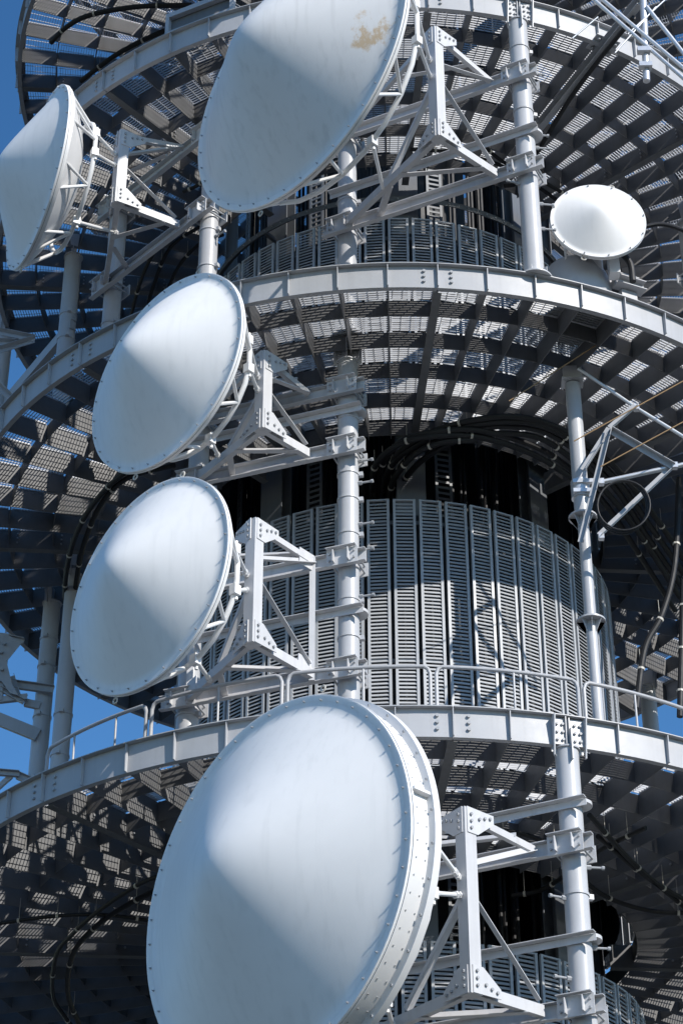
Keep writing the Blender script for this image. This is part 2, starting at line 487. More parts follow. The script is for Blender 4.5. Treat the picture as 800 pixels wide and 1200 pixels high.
P1 = V(1.94, -6.31, 0); PA = V(-0.58, -5.17, 0); PL = V(-2.64, -4.48, 0); PM = V(-4.27, -2.85, 0)
pole(P1.x, P1.y, ZB, ZA-0.40, 'thick sunlit pipe left of the small upturned white dish', clamps=(21.5, 22.75), pins=((22.3, 1), (21.1, 1), (19.8, 1), (19.35, 1), (20.1, -1), (20.85, 1)), outer=True)
pole(P1.x, P1.y, ZC-6.2, ZC-0.40, 'thick sunlit pipe at the bottom right holding the largest dish frame', clamps=(9.6, 9.05), pins=((9.95, 1), (9.55, -1), (9.0, 1), (8.62, -1)), outer=True)
pole(PA.x, PA.y, ZB, ZA-0.45, 'pipe behind the stained upper dish, standing on the middle platform', clamps=(19.4, 20.9), pins=((19.35, 1), (19.2, 1)))
pole(PA.x, PA.y, ZC, ZB-0.45, 'central sunlit pipe beside the louvres holding two dish frames', clamps=(17.0, 16.1, 15.7, 15.15, 14.15, 13.6), pins=((16.3, 1), (15.95, 1), (15.3, 1), (14.2, 1), (14.9, 1)))
pole(PL.x, PL.y, ZB, ZA-0.45, 'pale pipe rising between the stained dish and the oval dish below it', clamps=(21.0, 20.3), pins=((20.85, 1), (20.2, -1)))
pole(PL.x, PL.y, ZC, ZB-0.45, 'shaded pipe behind the middle pair of dishes, left of the tall louvres', clamps=(12.9,))
pole(PM.x, PM.y, ZB, ZA-0.45, 'shaded pipe under the truss of the far left dish', clamps=(20.6,))
xo, yo = xy(5.4, -75)
pole(xo, yo, ZB, ZA-0.45, 'shaded pipe just below the far left dish, holding a slanting channel', clamps=(22.0, 21.5, 20.9), pins=((22.4, -1), (21.2, -1)))
xo2, yo2 = xy(5.6, -100)
pole(xo2, yo2, ZC, ZB-0.45, 'dark pipe at the lower left rim in front of blue sky', clamps=(17.3, 16.8, 15.9, 14.8), pins=((17.0, -1), (15.7, -1), (14.6, -1)))
xi, yi = xy(5.05, -92)
pole(xi, yi, ZC, ZB-0.45, 'darker second pipe behind the lower left rim pipe', clamps=(15.5, 14.8))
pole(PA.x, PA.y, ZC-6.2, ZC-0.45, 'pipe hidden behind the largest bottom dish')
pole(*xy(5.925, 133.22), ZC, ZB-0.45, 'shaded pipe far behind the louvres at the right, under the middle platform', clamps=(16.9,))
pole(*xy(6.7, -95), ZB, ZA-0.45, 'darkest pipe at the left picture edge behind the rim channel', clamps=(19.6,))

# ---------------------------------------------------------------- mounting frames
def mount(label, A, B, zl, zu, v1, cr, vtop, link_pts, rear_posts=False, extra_thin=(), ext=0.3):
    A = A.copy(); B = B.copy()
    d = (B-A).normalized(); out = V(d.y, -d.x, 0)
    if out.dot(V(v1[0], v1[1], 0)-A) < 0: out = -out
    t = thing('mounting_frame', label, 'frame', (v1[0], v1[1], zl), 0, 'steel frames that hold the dishes')
    L = Vector((v1[0], v1[1], zl))
    W = lambda p: Vector(p)-L          # world point to the frame's own space
    o_ = out*0.16
    def P(base, z): return Vector((base.x, base.y, z))
    sgn = 1 if (d.cross(V(0, 0, 1))).dot(out) > 0 else -1
    for z in (zl, zu):
        m = MB(); m.channel(W(P(A-d*ext+o_, z)), W(P(B+d*ext+o_, z)), 0.19, 0.07, 0.010, sx=sgn); m.build('channel', M['frame'], t, 0)
        for q in (A, B):
            m = MB()
            m.box(W(P(q+o_*1.08+out*0.075, z)), d*0.21, out*0.006, V(0, 0, 0.115)); c = m.build('clamp_plate', M['frame'], t, 0)
            for s in (-0.1, 0.1): m = MB(); m.box(W(P(q+o_*1.08+d*s+out*0.12, z)), d*0.005, out*0.036, V(0, 0, 0.085)); m.build('rib', M['frame'], c, 0)
            m = MB(); m.box(W(P(q+o_*1.08+out*0.12, z+0.121)), d*0.20, out*0.036, V(0, 0, 0.005)); m.build('clamp_cap', M['frame'], c, 0)
            m = MB(); m.box(W(P(q-o_, z)), d*0.21, out*0.008, V(0, 0, 0.1)); m.build('back_plate', M['frame'], c, 0)
            m = MB()
            for s in (-0.165, 0.165):
                for k in (-0.05, 0.05): m.tube([W(P(q-o_*1.15+d*s, z+k)), W(P(q+o_*1.08+d*s+out*0.11, z+k))], 0.014, 8)
            m.build('bolts', M['bolt'], c, 0, kind='stuff')
    for z in extra_thin:
        m = MB(); m.angle(W(P(A-d*0.25+o_, z)), W(P(B+d*0.2+o_, z)), 0.09, 0.009, sx=sgn, sy=-1); m.build('cable_arm', M['frame'], t, 0)
        m = MB(); m.tube([W(P(A-d*0.1+V(0,0,0), z-0.02)+V(0,0,0)), W(P(A-d*0.1, z+0.02))], 0.155, 20); m.build('band_clamp', M['frame'], t)
    v = Vector((v1[0], v1[1], 0)); ang = 0.5
    # post, turned so that a corner edge faces outward
    zb, zt = zl-0.07, vtop
    m = MB(); h = 0.08
    s0 = (Vector((cr[0], cr[1], 0))-A).dot(d); ax = (A+d*s0+o_+out*0.08-v); ax.z = 0; ax.normalize(); ay = V(-ax.y, ax.x, 0)
    m.box(W(P(v, (zb+zt)/2)), ax*h, ay*h, V(0, 0, (zt-zb)/2)); m.build('post', M['frame'], t, 0)
    crv = Vector((cr[0], cr[1], 0)); s = (crv-A).dot(d); sv = (v-A).dot(d)
    cR = A+d*s+o_+out*0.08
    sl_ = (B-A).length-0.12; cL = A+d*sl_+o_+out*0.08
    z1, z2 = zl+0.05, zt-0.08
    zu2 = zu
    def beam(nm, a, b, w, hh, wht=M['frame']):
        m = MB(); m.bar(W(a), W(b), w, hh); return m.build(nm, wht, t, 0)
    for c in (cR, cL):
        beam('bottom_chord', P(v, zl+0.0), P(c, zl+0.0), 0.075, 0.13)
        beam('top_chord', P(v, z2+0.02), P(c, zu2), 0.06, 0.085)
        m = MB(); m.angle(W(P(v+(c-v)*0.06, zl+(zt-zl)*0.50)), W(P(v+(c-v)*(0.93 if c is cR else 0.52), zl+0.10)), 0.065, 0.008); m.build('diagonal', M['frame'], t, 0)
    m = MB(); m.angle(W(P(v+(cR-v)*0.05, zl+(zt-zl)*0.68)), W(P(cR, zu2-0.02)), 0.07, 0.008); m.build('brace', M['frame'], t, 0)
    mL = v+(cL-v)*0.5; mR = v+(cR-v)*0.8
    m = MB(); m.angle(W(P(v+(cL-v)*0.42, zl-0.075)), W(P(mR, zl-0.075)), 0.08, 0.008); m.build('tie_bar', M['frame'], t, 0)
    m = MB(); m.angle(W(P(v+(cL-v)*0.5, z2-0.02)), W(P(v+(cR-v)*0.75, z2-0.03)), 0.07, 0.008); m.build('tie_bar', M['frame'], t, 0)
    m = MB(); m.angle(W(P(v+(cL-v)*0.55, zl-0.03)), W(P(A+d*(sl_-0.42)+o_, zl-0.03)), 0.08, 0.008); m.build('lacing_bar', M['frame'], t, 0)
    if rear_posts:
        beam('rear_post', P(cR, zl-0.1), P(cR, zu2+0.06), 0.075, 0.075)
        beam('rear_post', P(cL, zl-0.1), P(cL, zu2+0.06), 0.075, 0.075)
        for c in (cR, cL):
            for zz in (zl+0.06, zu2-0.02):
                m = MB(); dv = (v-c).normalized(); m.box(W(P(c+dv*0.09+out*0.045, zz)), dv*0.14, V(-dv.y, dv.x, 0)*0.005, V(0, 0, 0.12)); m.build('gusset', M['frame'], t, 0)
    for c in (cR, cL):
        dv = (c-v).normalized(); nv = V(-dv.y, dv.x, 0)
        if nv.dot(out) < 0: nv = -nv
        for zz, k in ((zl+0.02, 1), (z2-0.0, -1)):
            m = MB(); a = W(P(v+nv*0.085, zz))
            pts = [(-0.05, -0.085*k), (0.34, -0.075*k), (0.34, 0.03*k), (0.1, 0.22*k), (-0.05, 0.22*k)]
            fr = [a+dv*x+V(0, 0, y)+nv*0.006 for x, y in pts]; bk = [a+dv*x+V(0, 0, y)-nv*0.006 for x, y in pts]
            nn = len(pts)
            m.add(fr+bk, [tuple(range(nn)), tuple(reversed(range(nn, 2*nn)))]+[(i, i+nn, (i+1) % nn+nn, (i+1) % nn) for i in range(nn)])
            gq = m.build('gusset', M['frame'], t, 0)
            m = MB()
            for x, y in ((0.0, 0.0), (0.0, 0.08), (0.0, 0.16), (0.12, 0.03), (0.2, 0.0), (0.28, -0.02)):
                m.bolt(a+dv*x+V(0, 0, y*k)+nv*0.006, nv, 0.018, 0.024, 6)
            m.build('bolts', M['bolt'], gq, 0, kind='stuff')
    return t, cL
mount('frame beside the lower of the two middle dishes, with a square rear post', PA, PL, 13.045, 14.686, (-1.72, -6.12), (-0.99, -5.13), 14.76, None, rear_posts=True, extra_thin=(13.95,))
mount('frame behind the upper of the two middle dishes, under the middle platform', PA, PL, 16.418, 17.41, (-1.674, -5.85), (-1.06, -5.08), 17.62, None, extra_thin=(17.1,))
mount('tall frame right of the rust-stained dish, clamped to the upper right pipe', P1, PA, 20.30, 22.08, (0.70, -7.13), (1.556, -6.23), 22.32, None, extra_thin=(21.02,))
mount('bolted frame right of the largest bottom dish', P1, PA, 8.255, 10.13, (0.726, -7.03), (1.60, -6.13), 10.31, None, extra_thin=(10.68, 9.07))
mount('bright frame right of the far left dish seen nearly edge-on', PL, PM, 21.287, 22.86, (-3.96, -4.88), (-3.17, -4.40), 22.66, None)

# ---------------------------------------------------------------- dishes
def dish(label, c, az, r, Hc, shroud=0.09, depth=0.5, mat_=None, v1=None, links=(), el=0.0, nb=28, group='white cone dishes', back=True, ringR=0.70):
    az = rad(az)
    t = thing('dish_antenna', label, 'dish', c, az, group)
    t.rotation_euler = (rad(-el), 0, az)
    Rm = Matrix.Rotation(az, 4, 'Z') @ Matrix.Rotation(rad(-el), 4, 'X')
    Ri = Rm.inverted()
    loc = lambda w: (Ri @ (Vector(w)-Vector(c)))
    prof = []
    K = 40
    def f(x):
        k = 0.07; base = 0.935
        tip = math.sqrt(x*x+0.17**2)
        v = 1-tip/base
        return 0.5*(v+math.sqrt(v*v+0.0003))
    f1 = f(0.965); f0 = f(0)
    prof.append((0.0005, -Hc))
    for i in range(1, K+1):
        x = 0.965*i/K; prof.append((x*r, -Hc*(f(x)-f1)/(f0-f1)))
    prof.append((r*0.985, 0.0))
    m = MB(); m.lathe_y(prof, 96); m.build('radome', mat_ or M['dish'], t, 60)
    m = MB(); m.lathe_y([(r*0.93, 0.004), (r*0.985, -0.004), (r, -0.004), (r, 0.028), (r*0.93, 0.028)], 96); m.build('rim_flange', M['dish'], t, 30)
    m = MB(); m.lathe_y([(r*0.994, 0.028), (r*0.994, 0.034)], 96); m.build('seam', M['dark_bolt'], t, 30)
    m = MB()
    m.lathe_y([(r*0.95, 0.034), (r*1.002, 0.034), (r*1.002, 0.06), (r*0.985, 0.062), (r*0.985, shroud), (r*0.95, shroud)], 96)
    if shroud > 0.2:
        m.lathe_y([(r*0.95, shroud-0.02), (r*1.028, shroud-0.02), (r*1.028, shroud+0.07), (r*1.02, shroud+0.072), (r*0.95, shroud+0.072)], 96)
    sh = m.build('shroud', M['white'], t, 30)
    if shroud > 0.2:
        m = MB()
        for i in range(72):
            a = 2*PI*i/72
            for y in (shroud*0.40, shroud*0.82):
                e = V(math.cos(a), 0, math.sin(a)); m.bolt(e*r*0.984+V(0, y, 0), e, 0.009, 0.008, 6)
            if i % 2: m.bolt(V(r*1.012*math.cos(a), shroud-0.02, r*1.012*math.sin(a)), V(0, -1, 0), 0.014, 0.016, 6)
        m.build('rivets', M['bolt'], sh, 0, kind='stuff')
        for a in (10, 100, 190, 280):
            a = rad(a); e = V(math.cos(a), 0, math.sin(a)); f_ = V(-math.sin(a), 0, math.cos(a))
            m = MB(); m.box(e*r*1.0+V(0, shroud*0.55, 0), e*0.035, V(0, shroud*0.38, 0), f_*0.018); m.build('joint_bar', M['white'], sh, 0)
    if back:
        q = [(r*0.985*(1-u**1.0*0.62), shroud+depth*(1-(1-u*0.62)**2)*1.0) for u in [i/14 for i in range(15)]]
        q.append((0.001, q[-1][1]+0.02))
        m = MB(); m.lathe_y(q, 72); m.build('back_shell', M['white'], t, 50)
        rr = r*ringR; yr = shroud+depth*0.92
        m = MB(); nseg = 24
        m.tube([V(rr*math.cos(2*PI*(i+.5)/nseg), yr, rr*math.sin(2*PI*(i+.5)/nseg)) for i in range(nseg)], 0.034, 10, closed=True)
        m.build('support_ring', M['white'], t, 50)
        for i in range(nseg):
            a = 2*PI*(i+.5)/nseg
            for s in (-0.14, 0.14):
                if i % 3: continue
                m = MB(); m.tube([V(rr*math.cos(a), yr, rr*math.sin(a)), V(r*0.965*math.cos(a+s), shroud*0.9, r*0.965*math.sin(a+s))], 0.024, 8); m.build('strut', M['white'], t)
    m = MB()
    for i in range(nb):
        a = 2*PI*(i+.3)/nb
        m.tube([V(r*0.968*math.cos(a), -0.003, r*0.968*math.sin(a)), V(r*0.968*math.cos(a), -0.030, r*0.968*math.sin(a))], 0.006, 6)
        m.tube([V(r*0.968*math.cos(a), -0.004, r*0.968*math.sin(a)), V(r*0.968*math.cos(a), -0.012, r*0.968*math.sin(a))], 0.012, 6)
    m.build('rim_bolts', M['bolt'], t, 0, kind='stuff')
    for a in (70, 250):
        m = MB(); a = rad(a); ce = V(r*1.04*math.cos(a), 0.04, r*1.04*math.sin(a))
        m.tube([ce+V(0.035*math.cos(k*PI/6), 0, 0.035*math.sin(k*PI/6)) for k in range(12)], 0.011, 6, closed=True); m.build('lifting_eye', M['clamp'], t)
    for a_deg, target in links:    # from a point of the support ring to a point of the frame
        a = rad(a_deg); rr = r*ringR; yr = shroud+depth*0.92
        p = V(rr*math.cos(a), yr, rr*math.sin(a)); q = loc(target)
        m = MB()
        e = (q-p).normalized()
        m.tube([p, q], 0.026, 10); m.tube([p+e*0.02, p+e*0.12], 0.042, 10); m.tube([q-e*0.14, q-e*0.09], 0.042, 6); m.tube([q-e*0.05, q], 0.04, 6)
        m.box(p, V(0.05, 0, 0), V(0, 0.05, 0), V(0, 0, 0.065))
        m.tube([p+V(0, 0.02, -0.12), p+V(0, 0.02, 0.12)], 0.022, 8)
        m.build('hinge_arm', M['white'], t)
    return t
dish('lower of the two middle dishes, white cone with a bright upper half', (-2.94, -6.75, 13.473), -42.3, 1.405, 0.62, v1=1,
     links=((20, (-1.80, -6.14, 13.95)), (-15, (-1.80, -6.14, 13.75)), (-72, (-2.30, -5.25, 13.0))))
dish('upper of the two middle dishes, white cone left of the central pipe', (-2.879, -6.685, 16.72), -42.1, 1.415, 0.68,
     links=((18, (-1.75, -5.87, 17.2)), (-10, (-1.75, -5.87, 17.0)), (-72, (-2.30, -5.25, 16.4))))
dish('largest white dish at the bottom with a deep riveted shroud', (-1.351, -7.341, 9.352), -45.2, 2.10, 0.86, shroud=0.30, depth=0.7, nb=44,
     links=((12, (0.64, -7.06, 9.5)), (-12, (0.64, -7.06, 9.3)), (-60, (-0.1, -6.0, 8.25))))
dish('big white dish at the top with a rusty orange stain near its right edge', (-1.159, -8.046, 20.68), -45.7, 2.075, 0.98, shroud=0.10, depth=0.55, nb=40, mat_=M['dish_stain'], ringR=0.80,
     links=((14, (0.62, -7.15, 21.7)), (-10, (0.62, -7.15, 21.4)), (-62, (-0.05, -6.0, 20.35))))
dish('far left white dish seen nearly edge-on, pointing left out of the picture', (-5.104, -5.278, 21.442), -63.2, 1.40, 0.62,
     links=((16, (-4.03, -4.90, 22.2)), (-8, (-4.03, -4.90, 22.0)), (-70, (-4.05, -4.25, 21.25))))
mount('added frame above the picture, unseen, holding the added shading dish', P1, PA, 26.55, 28.2, (0.70, -7.13), (1.556, -6.23), 28.5, None)  # this frame, its pipes and dish are unseen, added to shade the second platform
pole(P1.x, P1.y, ZA, ZD+4.8, 'added outer pipe above the picture, unseen, for the added shading dish', outer=True)
pole(PA.x, PA.y, ZA, ZD+4.75, 'added inner pipe above the picture, unseen, for the added shading dish')
dish('added white dish above the picture, unseen, shading the second platform', (-1.159, -8.046, 27.1), -45.7, 2.075, 0.98, shroud=0.10, depth=0.55, nb=40, ringR=0.80,
     links=((14, (0.62, -7.15, 27.9)), (-10, (0.62, -7.15, 27.6)), (-62, (-0.05, -6.0, 26.6))))
def turn(x, y, a): c, s = math.cos(rad(a)), math.sin(rad(a)); return (x*c-y*s, x*s+y*c)
TA = 75  # turn for an unseen dish, frame and pipes added to shade the middle platform
q1 = V(*turn(P1.x, P1.y, TA), 0); q2 = V(*turn(PA.x, PA.y, TA), 0)
pole(q1.x, q1.y, ZB, ZA-0.40, 'added outer pipe beyond the right picture edge, unseen, for the added shading dish', outer=True)
pole(q2.x, q2.y, ZB, ZA-0.45, 'added inner pipe beyond the right picture edge, unseen, for the added shading dish')
mount('added frame beyond the right picture edge, unseen, holding the added shading dish', q1, q2, 20.30, 22.08, turn(0.70, -7.13, TA), turn(1.556, -6.23, TA), 22.32, None)
dish('added white dish beyond the right picture edge, unseen, shading the middle platform', (*turn(-1.159, -8.046, TA), 20.68), -45.7+TA, 2.075, 0.98, shroud=0.10, depth=0.55, nb=40, ringR=0.80,
     links=((14, (*turn(0.62, -7.15, TA), 21.7)), (-10, (*turn(0.62, -7.15, TA), 21.4)), (-62, (*turn(-0.05, -6.0, TA), 20.35))))
d6 = dish('small round white dish tilted up on the middle platform at the right', (2.871, -6.183, 19.574), 3.0, 0.655, 0.27, shroud=0.05, depth=0.3, nb=12, back=False)
m = MB(); m.lathe_y([(0.60, 0.05), (0.54, 0.18), (0.4, 0.33), (0.22, 0.42), (0.001, 0.43)], 48); m.build('back_shell', M['white'], d6, 50)
m = MB(); m.box((0.22, 0.36, -0.42), V(0.07, 0, 0), V(0, 0.09, 0), V(0, 0, 0.26)); m.build('transmitter_box', M['white'], d6, 0)
m = MB(); m.tube([V(0.0, 0.5, -0.62), V(0.0, 0.5, 0.2)], 0.1, 20); m.build('neck_tube', M['white'], d6)
for x in (-0.42, -0.28):
    m = MB(); m.box((x, 0.40, -0.48), V(0.014, 0, 0), V(0, 0.014, 0), V(0, 0, 0.34)); m.build('rack_post', M['white'], d6, 0)
for k in range(6):
    m = MB(); m.box((-0.35, 0.40, -0.78+0.12*k), V(0.055, 0, 0), V(0, 0.01, 0), V(0, 0, 0.012)); m.build('rack_rung', M['white'], d6, 0)
m = MB(); m.box((0, 0.52, 0), V(0.16, 0, 0), V(0, 0.12, 0), V(0, 0, 0.14)); m.build('mount_bracket', M['paint'], d6, 0)
pc = pol(6.0, 25.6, ZB)
t = thing('dish_pedestal', 'stepped grey steel pedestal under the small round dish', 'pedestal', pc, rad(25.6))
m = MB(); m.tube([V(-0.02, 0.0, 0.0), V(-0.02, 0.0, 0.62), V(-0.02, 0.0, 0.86), V(-0.02, 0.0, 0.98), V(-0.02, 0.0, 1.03)], [0.50, 0.49, 0.40, 0.24, 0.05], 40); m.build('drum_housing', M['paint'], t)
m = MB()
m.bar(V(0.33, -0.46, 0.44), V(0.78, -0.46, 0.44), 0.18, 0.012); m.bar(V(0.33, -0.46, 0.575), V(0.78, -0.46, 0.575), 0.18, 0.012)
m.bar(V(0.33, -0.46, 0.508), V(0.78, -0.46, 0.508), 0.012, 0.118); m.build('lower_beam', M['paint'], t, 0)
m = MB()
m.bar(V(0.36, -0.30, 0.60), V(0.78, -0.30, 0.60), 0.18, 0.012); m.bar(V(0.36, -0.30, 0.76), V(0.78, -0.30, 0.76), 0.18, 0.012)
m.bar(V(0.36, -0.30, 0.68), V(0.78, -0.30, 0.68), 0.012, 0.168)
for x in (0.5, 0.7): m.box((x, -0.345, 0.68), V(0.005, 0, 0), V(0, 0.035, 0), V(0, 0, 0.072))
m.build('upper_beam', M['paint'], t, 0)
m = MB(); m.box((0.56, -0.36, 0.21), V(0.12, 0, 0), V(0, 0.08, 0), V(0, 0, 0.21)); m.build('beam_stand', M['paint'], t, 0)

# ---------------------------------------------------------------- handrails on the lowest platform
def handrail(a0, a1, label, left=True, right=True):
    R, zt = 6.0, 12.72-ZC
    c = pol(R, (a0+a1)/2, ZC)
    t = thing('handrail', label, 'handrail', c, 0, 'handrails on the lowest platform')
    O = V(c.x, c.y, 0)
    pt = lambda a, z: pol(R, a, z)-O
    n = max(4, int((a1-a0)/1.5)); pts = []
    e = 0.7
    if left: pts += [pt(a0, 0.0), pt(a0, zt*0.5), pt(a0, zt-0.1), pt(a0+0.25, zt-0.03)]
    pts += [pt(a0+e+(a1-a0-2*e)*i/n, zt) for i in range(n+1)]
    if right: pts += [pt(a1-0.25, zt-0.03), pt(a1, zt-0.1), pt(a1, zt*0.5), pt(a1, 0.0)]
    m = MB(); m.tube(pts, 0.025, 10); m.build('top_rail', M['paint'], t)
    k = max(1, int((a1-a0)/8.5))
    for i in range(k):
        a = a0+(a1-a0)*(i+0.75)/(k+0.4); m = MB(); m.tube([pt(a, 0.0), pt(a, zt)], 0.014, 8); m.build('baluster', M['paint'], t)
handrail(-12.5, 3.9, 'handrail section just right of the central pipe, before the louvres')
handrail(4.6, 21.4, 'longest handrail section curving in front of the sunlit louvres')
handrail(22.2, 44.0, 'handrail section running off at the right picture edge')
handrail(-30.0, -13.2, 'handrail section left of the central pipe above the largest dish')
handrail(-48.0, -30.8, 'handrail section on the left with blue sky behind it')
handrail(45.0, 66.0, 'handrail section beyond the right picture edge')

